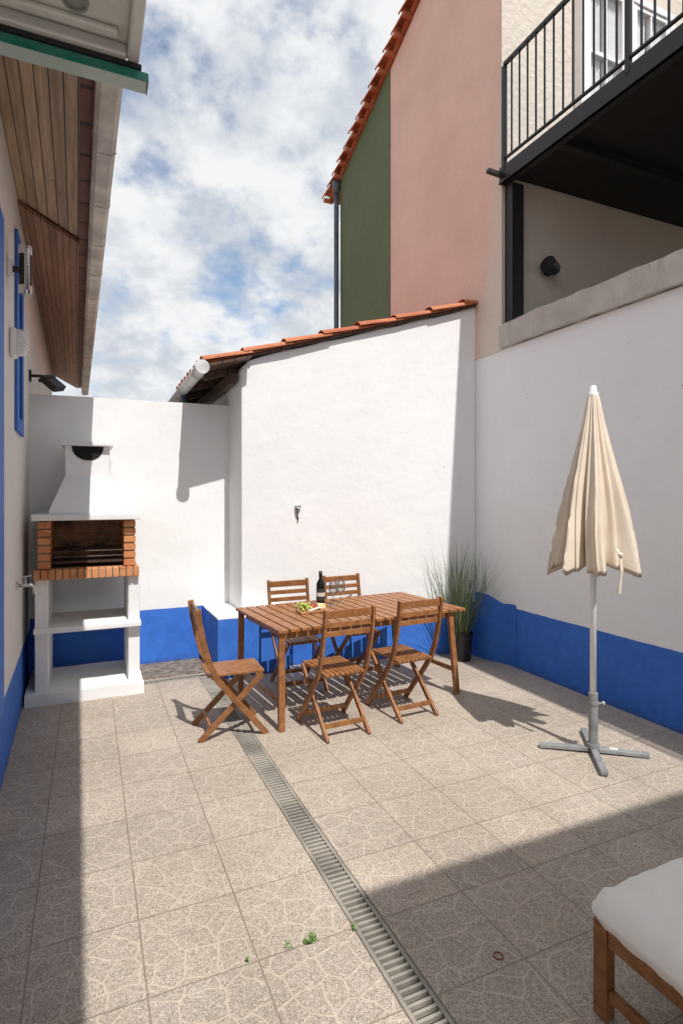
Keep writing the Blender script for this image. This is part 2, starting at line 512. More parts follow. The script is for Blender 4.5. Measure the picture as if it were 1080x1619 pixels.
# ------------------------------------------------------------------ shed with sloping tile roof
def shed_z(x): return 2.985 + .29*(x-.95)
t = thing('outbuilding', 'white outbuilding wall with sloping terracotta tile roof in the middle of the yard', 'building', (2.6, 5.45, 0))
g = MB()
pts = [(1.38, -.1), (3.879, -.1)] + [(3.879, shed_z(3.88)-.05)]
for k in range(11):
    xk = 3.6 - k*.2
    pts.append((xk, shed_z(xk)-.06 + random.uniform(-.014, .010)))
pts += [(1.45, 3.045), (1.395, 2.985), (1.38, 2.95)]
g.prism(pts, 'y', 5.45, 8.8); g.skew()
g.build('wall', 'white', t, .012, seg=3)
roof = MB()
def slab(g, x0, x1, y0, y1, o0, o1):
    g.prism([(x0, shed_z(x0)+o0), (x1, shed_z(x1)+o0), (x1, shed_z(x1)+o1), (x0, shed_z(x0)+o1)], 'y', y0, y1)
slab(roof, 1.02, 3.87, 5.41, 8.8, -.03, -.012)
rr = random.Random(3)
for row in range(9):
    yv = 5.445 + row*.2
    xk = 1.0
    while xk < 3.75:
        x1 = min(xk+.47, 3.87)
        j = rr.uniform(-.015, .015)
        roof.shell((xk, yv+j, shed_z(xk)-.004+rr.uniform(0, .012)), (x1, yv+j+rr.uniform(-.01, .01), shed_z(x1)-.03), .085, .07, (0, 0, 1), flat=.62)
        xk += .385 + rr.uniform(-.02, .02)
roof.skew()
roof.build('roof', 'terracotta', t)
g = MB(); slab(g, 1.03, 3.86, 5.415, 8.8, -.062, -.034); g.skew()
# extra eave boards, added past the wall corner to shade the lower back wall
slab(g, .985, 1.44, 5.36, 8.8, -.088, -.064)
g.build('roof_boards', 'darkwood', t)
g = MB()
for yk in (5.72, 6.3, 7.0, 7.7):
    g.beam((1.05, yk, shed_z(1.05)-.125), (1.37, yk, shed_z(1.37)-.125), .06, .07)
g.box(1.29, 1.35, 5.62, 8.8, 2.82, 2.93)
g.build('rafters', 'darkwood', t)
g = MB()
gp = [(.965, 5.34, 2.90), (.965, 7.0, 2.875), (.965, 8.8, 2.845)]
g.tube(gp, .056, 16)
g.tube([(.965, 5.32, 2.901), (.965, 5.355, 2.90)], .066, 16)
g.tube([(.965, 5.58, 2.897), (.965, 5.605, 2.896)], .062, 16)
g.build('gutter', 'zinc', t, smooth=False)
g = MB(); g.tube([(.985, 6.55, 2.84), (.985, 6.55, 1.0)], .04, 12); g.build('downpipe', 'pipe_grey', t, smooth=True)

# ------------------------------------------------------------------ neighbouring house on the right
def rake(y): return 8.10 - (y-6.277)*.423
t = thing('town_house', 'tall pink and green rendered house with terracotta verge and dark steel balcony', 'house', (5, 6, 0))
g = MB(); g.prism([(4.68, 3.195), (7.01, 3.195), (7.01, rake(7.01)-.10), (4.68, rake(4.68)-.10)], 'x', 3.873, 9.5); g.build('pink_wall', 'pink', t)
g = MB(); g.prism([(7.012, 1.5), (8.72, 1.5), (8.72, rake(8.72)-.10), (7.012, rake(7.012)-.10)], 'x', 3.862, 9.5); g.build('green_wall', 'green', t)
g = MB(); g.box(3.868, 9.5, 4.655, 4.679, 3.2, 8.72); g.build('front_wall', 'beige', t)
g = MB()
g.prism([(3.9, rake(3.9)-.06), (9.15, rake(9.15)-.06), (9.15, rake(9.15)-.01), (3.9, rake(3.9)-.01)], 'x', 3.83, 9.5)
y0 = 9.22
while y0 > 4.0:
    ya = y0; yb = y0-.34
    for col_i in range(3):
        xc = 3.815 + col_i*.2
        jz = rr.uniform(-.010, .014)
        g.shell((xc+rr.uniform(-.012, .012), ya, rake(ya)+.03+jz), (xc, yb, rake(yb)-.03), .095, .065, (0, 0, 1))
    g.box(3.735, 3.90, ya-.11, ya-.06, rake(ya)-.05, rake(ya)+.01)
    y0 -= .225
g.build('roof', 'terracotta', t)
g = MB(); g.tube([(3.81, 8.77, 1.5), (3.81, 8.77, rake(8.7)-.26)], .042, 12)
g.tube([(3.81, 8.77, rake(8.7)-.30), (3.81, 8.77, rake(8.7)-.09)], [.06, .075], 12)
g.build('downpipe', 'pipe_grey', t, smooth=True)
# balcony
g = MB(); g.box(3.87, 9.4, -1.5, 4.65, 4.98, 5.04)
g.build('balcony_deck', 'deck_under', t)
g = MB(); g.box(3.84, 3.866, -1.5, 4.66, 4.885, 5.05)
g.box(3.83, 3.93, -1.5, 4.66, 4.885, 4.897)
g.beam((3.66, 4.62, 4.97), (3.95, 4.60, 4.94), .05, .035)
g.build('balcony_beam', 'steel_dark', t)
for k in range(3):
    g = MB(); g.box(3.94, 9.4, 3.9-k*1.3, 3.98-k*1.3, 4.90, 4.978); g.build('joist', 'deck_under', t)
g = MB(); g.box(3.905, 4.055, 4.54, 4.652, 3.3, 4.875); g.build('balcony_post', 'steel_dark', t, .004)
g = MB()
g.box(3.838, 3.872, -1.5, 4.60, 6.06, 6.095); g.box(3.842, 3.868, -1.5, 4.60, 5.11, 5.13)
for yk in (4.60, 3.15, 1.6, 0): g.box(3.835, 3.875, yk-.02, yk+.02, 5.0, 6.06)
rl = g.build('railing', 'steel_black', t)
for k in range(42):
    yk = 4.49 - k*.112
    if min(abs(yk-v) for v in (3.15, 1.6, 0)) < .03: continue
    g = MB(); g.box(3.848, 3.862, yk-.007, yk+.007, 5.13, 6.06); g.build('baluster', 'steel_black', rl)
# balcony door
g = MB()
X0, X1, Z0, Z1 = 4.86, 6.36, 5.04, 7.4
ya, yb = 4.55, 4.654
XM = (X0+X1)/2
for a, b, c, d in ((X0, X0+.08, Z0, Z1), (X1-.08, X1, Z0, Z1), (X0+.08, X1-.08, Z1-.08, Z1), (X0+.08, X1-.08, Z0, Z0+.09), (XM-.05, XM+.05, Z0+.09, Z1-.08)):
    g.box(a, b, ya, yb, c, d)
dr = g.build('balcony_door', 'plastic_w', t, .006)
for a, b in ((X0+.08, XM-.05), (XM+.05, X1-.08)):
    g = MB()
    g.box(a, a+.07, ya+.012, yb-.012, Z0+.09, Z1-.08); g.box(b-.07, b, ya+.012, yb-.012, Z0+.09, Z1-.08)
    for zk in (Z0+.09, 5.85, 6.55, Z1-.13): g.box(a+.07, b-.07, ya+.016, yb-.016, zk, zk+.045)
    g.box((a+b)/2-.013, (a+b)/2+.013, ya+.02, yb-.02, Z0+.09, Z1-.08)
    g.build('sash', 'plastic_w', dr)
    g = MB(); g.poly([(a+.07, 4.59, Z0+.1), (b-.07, 4.59, Z0+.1), (b-.07, 4.59, Z1-.09), (a+.07, 4.59, Z1-.09)]); g.build('pane', 'pane', dr)
    for s0, s1 in ((0, .40), (.66, 1)):
        g = MB(); n = 16; vs = []
        for k in range(n+1):
            xk = a+.07 + (b-a-.14)*(s0+(s1-s0)*k/n)
            vs.append((g.bm.verts.new((xk, 4.63+.010*math.sin(k*1.5), Z0+.1)), g.bm.verts.new((xk, 4.63+.010*math.sin(k*1.5), Z1-.09))))
        for k in range(n): g.face([vs[k][0], vs[k+1][0], vs[k+1][1], vs[k][1]])
        g.build('curtain', 'curtain', dr, smooth=True)
    g = MB(); g.poly([(a+.07, 4.65, Z0+.1), (b-.07, 4.65, Z0+.1), (b-.07, 4.65, Z1-.09), (a+.07, 4.65, Z1-.09)]); g.build('dark_room', 'room', dr)
# terrace floor behind the coping
g = MB(); g.box(4.19, 9.5, -1.5, 4.65, 3.1, 3.25); struct(g.build('terrace', 'concrete'))
# terrace lamp
t = thing('wall_lamp', 'round black lamp on the beige wall under the balcony', 'lamp', (4.47, 4.655, 4.1))
g = MB(); g.tube([(4.47, 4.654, 4.1), (4.47, 4.62, 4.1)], .055, 14); g.build('mount', 'steel_black', t, smooth=False)
g = MB(); g.tube([(4.47, 4.62, 4.1), (4.44, 4.58, 4.1)], .02, 8); g.tube([(4.50, 4.57, 4.09), (4.36, 4.53, 4.12)], [.065, .085], 16); g.build('head', 'steel_black', t)

# ------------------------------------------------------------------ house on the left
LR = .0165
lh = thing('low_house', 'cream house on the left with wooden eaves and blue base', 'house', (-.40, 0, 0), LR)
def LH(x, y, z):
    return Vector((-.40 + x*math.cos(LR) - y*math.sin(LR), x*math.sin(LR) + y*math.cos(LR), z))
YE = 11.4
g = MB(); g.box(-.3, 0, -1.2, YE, -.1, 3.96); g.build('wall', 'white_l', lh, local=True)
def eave(x0, z0, x1, z1, y0, y1, th, nm, m):
    g = MB(); g.prism([(x0, z0), (x1, z1), (x1, z1+th), (x0, z0+th)], 'y', y0, y1); return g.build(nm, m, lh, local=True)
eave(.002, 3.92, .415, 3.70, -1.2, 4.85, .02, 'soffit', 'soffit')
eave(.002, 3.88, .415, 3.66, 4.86, YE, .03, 'soffit', 'soffit2')
g = MB()
g.prism([(-3.0, 5.55), (.54, 3.70), (.54, 3.74), (-3.0, 5.62)], 'y', -1.2, YE+.1)
yk = -1.1
while yk < YE:
    g.shell((.55, yk, 3.70), (.25, yk, 3.86), .095, .085, (0, 0, 1), flat=.7); yk += .2
g.build('roof', 'terracotta', lh, local=True)
g = MB(); g.box(.417, .476, -1.2, YE, 3.675, 3.70); g.build('fascia', 'redwood', lh, local=True)
g = MB()
prof = [(.478, 3.665), (.48, 3.57), (.50, 3.55), (.57, 3.55), (.592, 3.575), (.592, 3.665), (.585, 3.665), (.585, 3.58), (.566, 3.558), (.505, 3.558), (.487, 3.575), (.486, 3.665)]
g.prism(prof, 'y', -1.2, YE)
for yk in [-.4+.62*i for i in range(19)]:
    g.prism([(.474, 3.668), (.476, 3.565), (.498, 3.545), (.572, 3.545), (.597, 3.572), (.597, 3.668)], 'y', yk, yk+.018)
g.build('gutter', 'gutter_cream', lh, local=True)
g = MB()
a, b, c, d = 4.62, 5.14, 2.17, 3.60
g.box(.001, .022, a, a+.12, c, d); g.box(.001, .022, b-.12, b, c, d); g.box(.001, .022, a+.12, b-.12, d-.12, d); g.box(.001, .026, a+.12, b-.12, c, c+.10)
wn = g.build('window_surround', 'blue', lh, .004, local=True)
g = MB(); g.poly([(.006, a+.12, c+.10), (.006, b-.12, c+.10), (.006, b-.12, d-.12), (.006, a+.12, d-.12)]); g.build('pane', 'winedark', wn, local=True)
g = MB(); g.box(.001, .02, 3.0, 3.80, .47, 3.3); g.build('door_surround', 'blue', lh, .004, local=True)
g = MB(); g.box(.001, .012, 3.3, 3.56, -.02, .12); g.build('door_stop', 'plastic_w', lh, local=True)

# fixtures on the left house
def up(p, dz): return p + Vector((0, 0, dz))
t = thing('wall_light', 'black and chrome up and down light, upper of the lights on left wall', 'lamp', LH(0, 4.18, 3.15))
pe = LH(.10, 4.18, 3.155)
g = MB(); g.beam(LH(.002, 4.18, 3.155), LH(.03, 4.18, 3.155), .10, .10); g.build('mount', 'plastic_w', t, .005)
g = MB(); g.tube([LH(.03, 4.18, 3.155), LH(.08, 4.18, 3.155)], .02, 8); g.tube([up(pe, -.12), up(pe, .12)], .038, 20); g.build('body', 'steel_black', t, smooth=False)
g = MB(); g.tube([up(pe, .10), up(pe, .155)], .0395, 20); g.tube([up(pe, -.155), up(pe, -.10)], .0395, 20)
g.tube([up(pe, -.13)+Vector((.01, -.026, 0)), up(pe, .13)+Vector((.01, -.026, 0))], .018, 12); g.build('ring', 'chrome', t, smooth=False)

BY, BZ = 4.33, 2.716
t = thing('bulkhead_light', 'white ribbed bulkhead light on left wall beside the blue window', 'lamp', LH(0, BY, BZ))
g = MB(); g.beam(LH(.002, BY, BZ), LH(.04, BY, BZ), .13, .19); g.build('base', 'plastic_w', t, .015, seg=3)
g = MB()
prof = [(.001, .095), (.03, .09), (.05, .075), (.055, .035), (.054, 0), (.054, -.04), (.044, -.075), (.001, -.085)]
g.lathe(prof, LH(.05, BY, BZ), 20); g.build('lens', 'glass_pale', t, smooth=True)
g = MB()
for dz in (-.04, 0, .04):
    pts = [LH(.05+.060*math.cos(an), BY+.060*math.sin(an), BZ+dz) for an in [R(-90+18*i) for i in range(11)]]
    g.tube(pts, .0045, 6)
g.build('guard', 'plastic_w', t)

t = thing('floodlight', 'small black floodlight on a bent arm near the top of back corner', 'lamp', LH(0, 6.0, 2.72))
g = MB(); g.tube([LH(.002, 6.0, 2.82), LH(.10, 5.97, 2.82), LH(.18, 5.95, 2.78)], .014, 8); g.beam(LH(.002, 6.0, 2.82), LH(.02, 6.0, 2.82), .07, .10); g.build('arm', 'steel_black', t)
g = MB(); g.beam(LH(.15, 5.97, 2.80), LH(.26, 5.93, 2.70), .16, .06, (0, -.3, 1)); g.beam(LH(.14, 5.97, 2.815), LH(.16, 5.965, 2.79), .18, .08, (0, -.3, 1)); g.build('head', 'steel_black', t, .008)

t = thing('hose_tap', 'small metal water tap on the left wall beside barbecue', 'tap', LH(0, 4.75, 1.05))
g = MB(); g.tube([LH(.002, 4.75, 1.05), LH(.10, 4.75, 1.05), LH(.12, 4.75, 1.03), LH(.12, 4.75, .98)], .013, 10); g.tube([LH(.002, 4.75, 1.05), LH(.012, 4.75, 1.05)], .03, 14); g.build('spout', 'chrome', t, smooth=True)
g = MB(); g.tube([LH(.06, 4.75, 1.05), LH(.06, 4.75, 1.10)], .009, 8); g.beam(LH(.03, 4.75, 1.105), LH(.10, 4.75, 1.12), .018, .012); g.build('handle', 'galv', t)

t = thing('glass_awning', 'sheet metal and green edged glass awning overhead at top left', 'awning', (-.2, .7, 2.5))
g = MB()
g.box(-.44, .088, .1, 1.136, 2.535, 2.56)
g.box(.066, .088, .1, 1.136, 2.512, 2.535); g.box(-.44, .066, 1.118, 1.136, 2.512, 2.535)
for yk in (.80, .90): g.box(-.44, .05, yk, yk+.04, 2.523, 2.535)
g.box(-.44, .05, 1.000, 1.024, 2.522, 2.535)
g.box(-.44, .05, 1.084, 1.104, 2.524, 2.535)
pn = g.build('metal_pan', 'pan', t, .005, seg=3)
for xk in (-.20, -.11, -.02):
    g = MB(); g.lathe([(.0, .003), (.016, .002), (.017, -.003), (.021, -.003), (.022, .004)], (xk, 1.054, 2.531), 24); g.build('plug', 'pan_dark', pn)  # darker disc stands in for the shade inside a punched hole
g = MB(); g.box(-.44, .092, 1.130, 1.142, 2.503, 2.5115); g.build('gasket', 'steel_black', t)
g = MB(); g.box(-.44, .103, 1.136, 1.174, 2.486, 2.500); gs = g.build('glass_sheet', 'glass_under', t, .002)
g = MB(); g.box(-.44, .1035, 1.1335, 1.1358, 2.485, 2.501); g.box(.1034, .1050, 1.1358, 1.174, 2.485, 2.501); g.build('polished_edge', 'glass_edge', gs)

# ------------------------------------------------------------------ barbecue
t = thing('barbecue', 'white masonry barbecue with orange brick firebox and tapered hood', 'barbecue', (0, 5.6, 0))
g = MB(); g.box(-.468, .44, 5.20, 5.98, 0, .095); g.subdiv(.12).rough(.006, 6, 2); g.build('base_slab', 'white_plain', t)
for a, b in ((-.40, -.30), (.32, .415)):
    g = MB(); g.box(a, b, 5.28, 5.95, .09, 1.02); g.build('side_panel', 'white_plain', t, .008)
g = MB(); g.box(-.405, .422, 5.21, 5.93, .577, .622); g.build('shelf', 'white_plain', t, .008)
g = MB(); g.box(-.395, .405, 5.235, 5.95, 1.018, 1.086); g.box(-.372, -.290, 5.290, 5.95, 1.085, 1.50); g.box(.29, .372, 5.290, 5.95, 1.085, 1.50); g.box(-.29, .29, 5.82, 5.95, 1.085, 1.50)
hm = g.build('firebox', 'mortar', t)
g = MB()
n = 15; w = .82/n
for k in range(n): g.box(-.41+k*w+.005, -.41+(k+1)*w-.005, 5.225, 5.345, 1.014, 1.094)
for sgn in (0, 1):
    x0, x1 = ((-.38, -.284), (.284, .38))[sgn]
    for c in range(6):
        z0 = 1.100 + c*.0672
        ed = [5.28, 5.40, 5.62, 5.84, 5.955] if c % 2 else [5.28, 5.50, 5.72, 5.955]
        for ya, yb in zip(ed, ed[1:]):
            g.box(x0, x1, ya, yb-.010, z0, z0+.055)
g.build('brickwork', 'brick', hm, .003, seg=1)
g = MB()
for c in range(6):
    z0 = 1.098 + c*.0672; off = .07 if c % 2 else 0
    xk = -.282 - off
    while xk < .28:
        g.box(max(xk, -.282), min(xk+.135, .282), 5.812, 5.822, z0, z0+.058); xk += .145
g.box(-.283, .283, 5.345, 5.81, 1.087, 1.094)
g.build('back_bricks', 'brick_soot', hm)
g = MB()
for k in range(19): g.tube([(-.27+k*.03, 5.32, 1.24), (-.27+k*.03, 5.78, 1.24)], .004, 6)
for yk in (5.32, 5.55, 5.78): g.tube([(-.283, yk, 1.236), (.283, yk, 1.236)], .006, 6)
g.tube([(-.282, 5.31, 1.19), (.282, 5.31, 1.19)], .007, 6)
g.box(-.275, .275, 5.36, 5.76, 1.13, 1.15)
g.build('grill', 'grillrod', t)
g = MB(); g.box(-.42, .415, 5.20, 5.98, 1.502, 1.550); g.build('mantel', 'white_plain', t, .006)
g = MB()
a = [(-.30, 5.30), (.30, 5.30), (.30, 5.97), (-.30, 5.97)]; b = [(-.185, 5.56), (.180, 5.56), (.180, 5.95), (-.185, 5.95)]
A = [g.bm.verts.new((*v, 1.550)) for v in a]; A2 = [g.bm.verts.new((*v, 1.575)) for v in a]; B = [g.bm.verts.new((*v, 1.885)) for v in b]; C = [g.bm.verts.new((*v, 2.15)) for v in b]
for P, Q in ((A, A2), (A2, B), (B, C)):
    for k in range(4): g.face([P[k], P[(k+1) % 4], Q[(k+1) % 4], Q[k]])
g.face(A[::-1]); g.face(C)
g.build('hood', 'white_plain', t, .008)
g = MB(); g.prism([(-.132, 2.146), (.128, 2.146)] + [(-.002+.13*math.cos(R(-k*12)), 2.146+.125*math.sin(R(-k*12))) for k in range(1, 15)], 'y', 5.554, 5.58); g.build('smoke_outlet', 'soot', t)  # near-black half disc on the face paints the shade of the outlet hole
g = MB(); g.box(-.215, .21, 5.51, 5.99, 2.15, 2.185); g.build('chimney_cap', 'white_plain', t, .006)

# ------------------------------------------------------------------ table
tb = thing('dining_table', 'long slatted brown wooden dining table set in the sun', 'table', (2.07, 4.46, 0), R(5))
L2, W2 = .875, .485
g = MB(); n = 19; pw = 2*L2/n
for k in range(n):
    g.box(-L2+k*pw+.007, -L2+(k+1)*pw-.007, -W2, W2, .716, .738)
g.build('tabletop', 'wood', tb, .003, local=True)
for sy in (-1, 1):
    g = MB(); g.box(-.80, .80, sy*.40-.011, sy*.40+.011, .655, .715); g.build('apron', 'wood', tb, .002, local=True)
for sx in (-1, 1):
    g = MB(); g.box(sx*.79-.011, sx*.79+.011, -.389, .389, .655, .715); g.build('apron', 'wood', tb, .002, local=True)
    for sy in (-1, 1):
        g = MB(); tx0 = -.83 if sx < 0 else .73
        fx0 = -.835 if sx < 0 else .80
        g.beam((tx0, sy*.44, .715), (fx0, sy*.45, 0), .034, .048, (1, 0, 0)); g.build('leg', 'wood', tb, .003, local=True)
    g = MB(); xk = -.832 if sx < 0 else .78
    g.box(xk-.011, xk+.011, -.415, .415, .19, .225); g.build('stretcher', 'wood', tb, .002, local=True)

# ------------------------------------------------------------------ chairs
ch = thing('folding_chair', 'brown folding chair at the left end of the table, seen from its side', 'chair', (0, 0, 0), 0, 'folding chairs around the table')
g = MB(); n = 8
for k in range(n):
    xk = -.16 + k*.04
    g.box(xk+.003, xk+.037, -.19, .215, .435+.0, .452)
g.box(-.16, .16, -.16, -.125, .418, .434); g.box(-.16, .16, .15, .185, .418, .434)
g.build('seat', 'wood', ch, .003, local=True)
path = [(.225, 0), (.10, .15), (-.03, .30), (-.13, .43), (-.185, .55), (-.222, .69), (-.248, .82), (-.262, .925)]
g = MB()
def backy(z):
    for (ya, za), (yb, zb) in zip(path, path[1:]):
        if za <= z <= zb: return ya + (yb-ya)*(z-za)/(zb-za)
for zc, hh in ((.885, .055), (.81, .038), (.745, .038)):
    g.beam((-.178, backy(zc)+.004, zc), (.178, backy(zc)+.004, zc), .016, hh)
g.build('backrest', 'wood', ch, .003, local=True)
for sx in (-1, 1):
    g = MB(); g.strip(path, sx*.19-.011, sx*.19+.011, .042); g.build('back_leg', 'wood', ch, .004, local=True)
    g = MB(); g.strip([(.20, .43), (-.02, .215), (-.245, 0)], sx*.165-.011, sx*.165+.011, .040); g.build('leg', 'wood', ch, .004, local=True)
g = MB(); g.beam((-.16, -.17, .085), (.16, -.17, .085), .018, .034); g.build('stretcher', 'wood', ch, .002, local=True)
g = MB(); g.beam((-.185, .15, .08), (.185, .15, .08), .018, .034); g.build('stretcher', 'wood', ch, .002, local=True)
ch.location = (.955, 4.15, 0); ch.rotation_euler = (0, 0, R(-92))
dup(ch, (1.66, 3.87, 0), R(3), 'brown folding chair on the near side of the table, left of the near pair')
dup(ch, (2.29, 3.96, 0), R(4), 'brown folding chair on the near side of the table, right of the near pair')
dup(ch, (1.72, 4.83, 0), R(181), 'brown folding chair behind the table, directly behind the wine bottle')
dup(ch, (2.32, 4.92, 0), R(184), 'brown folding chair behind the table, right of the far pair behind the glasses')

# ------------------------------------------------------------------ table things
ZT = .739
t = thing('wine_bottle', 'dark wine bottle standing on the wooden table', 'bottle', (1.873, 4.66, ZT))
g = MB(); g.lathe([(0, .003), (.034, 0), (.038, .005), (.038, .185), (.034, .205), (.018, .23), (.0145, .245), (.0145, .30), (0, .30)], (1.873, 4.66, ZT), 28); g.build('glass_body', 'winedark', t, smooth=True)
g = MB(); g.lathe([(.0384, .05), (.0386, .052), (.0386, .15), (.0384, .152)], (1.873, 4.66, ZT), 28); lb = g.build('paper_label', 'label', t, smooth=True)
g = MB(); g.lathe([(.0389, .085), (.0389, .118)], (1.873, 4.66, ZT), 28); g.build('label_band', 'label2', lb, smooth=True)
g = MB(); g.lathe([(.0150, .25), (.0158, .252), (.0158, .303), (0, .304)], (1.873, 4.66, ZT), 20); g.build('capsule', 'foil', t, smooth=True)
def wineglass(x, y, label):
    g = MB()
    pr = [(0, .002), (.034, 0), (.035, .003), (.010, .008), (.0045, .015), (.004, .07), (.010, .08), (.032, .098), (.042, .130), (.041, .165), (.035, .205), (.034, .205), (.040, .165), (.041, .130), (.031, .100), (.009, .084), (0, .082)]
    g.lathe(pr, (x, y, ZT), 24)
    tag(g.build('wine_glass', 'glass', None, smooth=True), label, 'wine glass', 'wine glasses on the table')
wineglass(1.985, 4.64, 'empty wine glass on the table, the one nearer the bottle')
wineglass(2.085, 4.70, 'empty wine glass on the table, the one farther from the bottle')
g = MB(); g.prism([(1.58, 4.35), (1.84, 4.38), (1.84, 4.52), (1.59, 4.51)], 'z', ZT, ZT+.018)
tag(g.build('serving_board', 'board', None, .004), 'small wooden serving board with fruit on the table', 'board')
g = MB(); rg = random.Random(5)
for k in range(36):
    g.ball((1.64+rg.gauss(0, .023), 4.46+rg.gauss(0, .023), ZT+.029+abs(rg.gauss(0, .02))), .012, 2)
tag(g.build('grapes', 'grape', None, smooth=True), 'bunch of green grapes on the serving board', 'grapes')
g = MB(); g.ball((1.722, 4.46, ZT+.039), .024, 2, (1, 1, .9)); tag(g.build('tomato', 'tomato', None, smooth=True), 'red tomato on the serving board beside the grapes', 'tomato')
g = MB(); g.prism([(1.755, 4.42), (1.83, 4.44), (1.765, 4.50)], 'z', ZT+.0185, ZT+.060); tag(g.build('cheese', 'cheese', None, .004), 'pale cheese wedge on the serving board', 'cheese')
g = MB()
for k in range(5): g.lathe([(0, 0), (.022, 0), (.022, .005), (0, .005)], (1.68+.020*k, 4.40+.003*k, ZT+.0185+.004*k), 14)
tag(g.build('crackers', 'label2', None), 'row of round crackers at the front of the serving board', 'crackers')

# ------------------------------------------------------------------ parasol
PX, PY = 3.063, 2.772
t = thing('parasol', 'closed beige parasol with white pole in front of the right wall', 'parasol', (PX, PY, 0))
g = MB(); g.tube([(PX, PY, .1), (PX, PY, 2.40)], .0205, 16); g.build('pole', 'plastic_w', t, smooth=True)
g = MB()
prof0 = [(2.392, .028), (2.33, .044), (2.2, .067), (2.05, .101), (1.9, .138), (1.75, .178), (1.6, .214), (1.48, .240), (1.36, .264), (1.28, .279), (1.215, .288)]
prof = []
for (za, ra_), (zb, rb_) in zip(prof0, prof0[1:]):
    prof += [(za, ra_), ((za+zb)/2, (ra_+rb_)/2)]
prof.append(prof0[-1])
n = 400; rings = []
rp = [random.Random(k*3+1).uniform(-1, 1) for k in range(60)]
for i, (z, r) in enumerate(prof):
    tt = (2.392-z)/(2.392-1.215); ring = []
    for k in range(n):
        th = 2*math.pi*k/n
        u = (th/(2*math.pi)*8 + .26*math.sin(th*2+1)*tt + .06*math.sin(th*3+z*6)*tt) % 8
        seg = int(u); f = u-seg
        fold = abs(2*f-1)
        # each loose panel hangs in a few soft pleats
        ph = f*2.5 + .3*rp[seg] + .16*math.sin(z*3+seg*2)
        ple = .5-.5*math.cos(2*math.pi*ph)
        pn_ = int(ph) + seg*4
        a = (.32*tt+.10)*(1+.35*rp[seg+3])
        rr_ = r*(1.04 - a*(1-fold) - (.08+.18*tt)*(1-ple)*(1-fold*.4) + .06*rp[(seg+9)]*tt)
        tw = .22*tt + .12*tt*rp[seg+14]*(1-fold)
        low = max(0, (tt-.86)/.14)
        zz = z + low*(.060*(1-fold) - .022*ple + .030*rp[seg+20])
        ring.append(g.bm.verts.new((PX + rr_*math.cos(th+tw), PY + rr_*math.sin(th+tw), zz)))
    rings.append(ring)
inner = []
for v in rings[-1]:
    inner.append(g.bm.verts.new((PX+(v.co.x-PX)*.94, PY+(v.co.y-PY)*.94, v.co.z+.035)))
rings.append(inner)
for a, b in zip(rings, rings[1:]):
    for k in range(n): g.face([a[k], a[(k+1) % n], b[(k+1) % n], b[k]])
g.build('canopy', 'cloth', t, smooth=True)
g = MB()
for k in range(8):
    th = 2*math.pi*k/8+.2
    g.tube([(PX+.02*math.cos(th), PY+.02*math.sin(th), 2.25), (PX+.07*math.cos(th), PY+.07*math.sin(th), 1.40)], .006, 6)
g.build('ribs', 'plastic_w', t)
g = MB()
g.strip([(PY-.235, 1.37), (PY-.262, 1.34), (PY-.272, 1.24), (PY-.262, 1.17), (PY-.256, 1.10)], PX-.072, PX-.050, .005)
g.lathe([(0, -.016), (.016, -.006), (.016, .006), (0, .016)], (PX-.060, PY-.262, 1.34), 12)
g.build('tie_strap', 'cloth', t)
g = MB(); g.lathe([(.034, -.02), (.034, 0), (.024, .012), (.022, .04), (.012, .052), (0, .054)], (PX, PY, 2.385), 20); g.build('finial', 'plastic_w', t, smooth=True)
t = thing('umbrella_stand', 'grey cross shaped metal stand on the tiles holding the closed parasol', 'umbrella stand', (PX, PY, 0))
ang = R(-24-13)
for k in range(4):
    a = ang + k*math.pi/2
    g = MB(); g.beam((PX+.03*math.cos(a), PY+.03*math.sin(a), .024+.001*k), (PX+.34*math.cos(a), PY+.34*math.sin(a), .018+.001*k), .044, .026); g.build('foot', 'grey_base', t, .004)
g = MB(); g.tube([(PX, PY, .02), (PX, PY, .40)], .030, 18); g.tube([(PX, PY, .035), (PX, PY, .065)], .042, 18); g.tube([(PX, PY, .32), (PX, PY, .345)], .034, 18); g.build('socket', 'grey_base', t, .002)
g = MB(); g.tube([(PX-.03, PY-.01, .33), (PX+.045, PY-.03, .33)], .007, 8); g.tube([(PX+.04, PY-.03, .33), (PX+.06, PY-.035, .33)], .014, 10); g.build('knob', 'grey_base', t)
g = MB(); a = ang
g.beam((PX+.10*math.cos(a), PY+.10*math.sin(a), .0382), (PX+.15*math.cos(a), PY+.15*math.sin(a), .0372), .025, .002); g.build('sticker', 'label2', t)

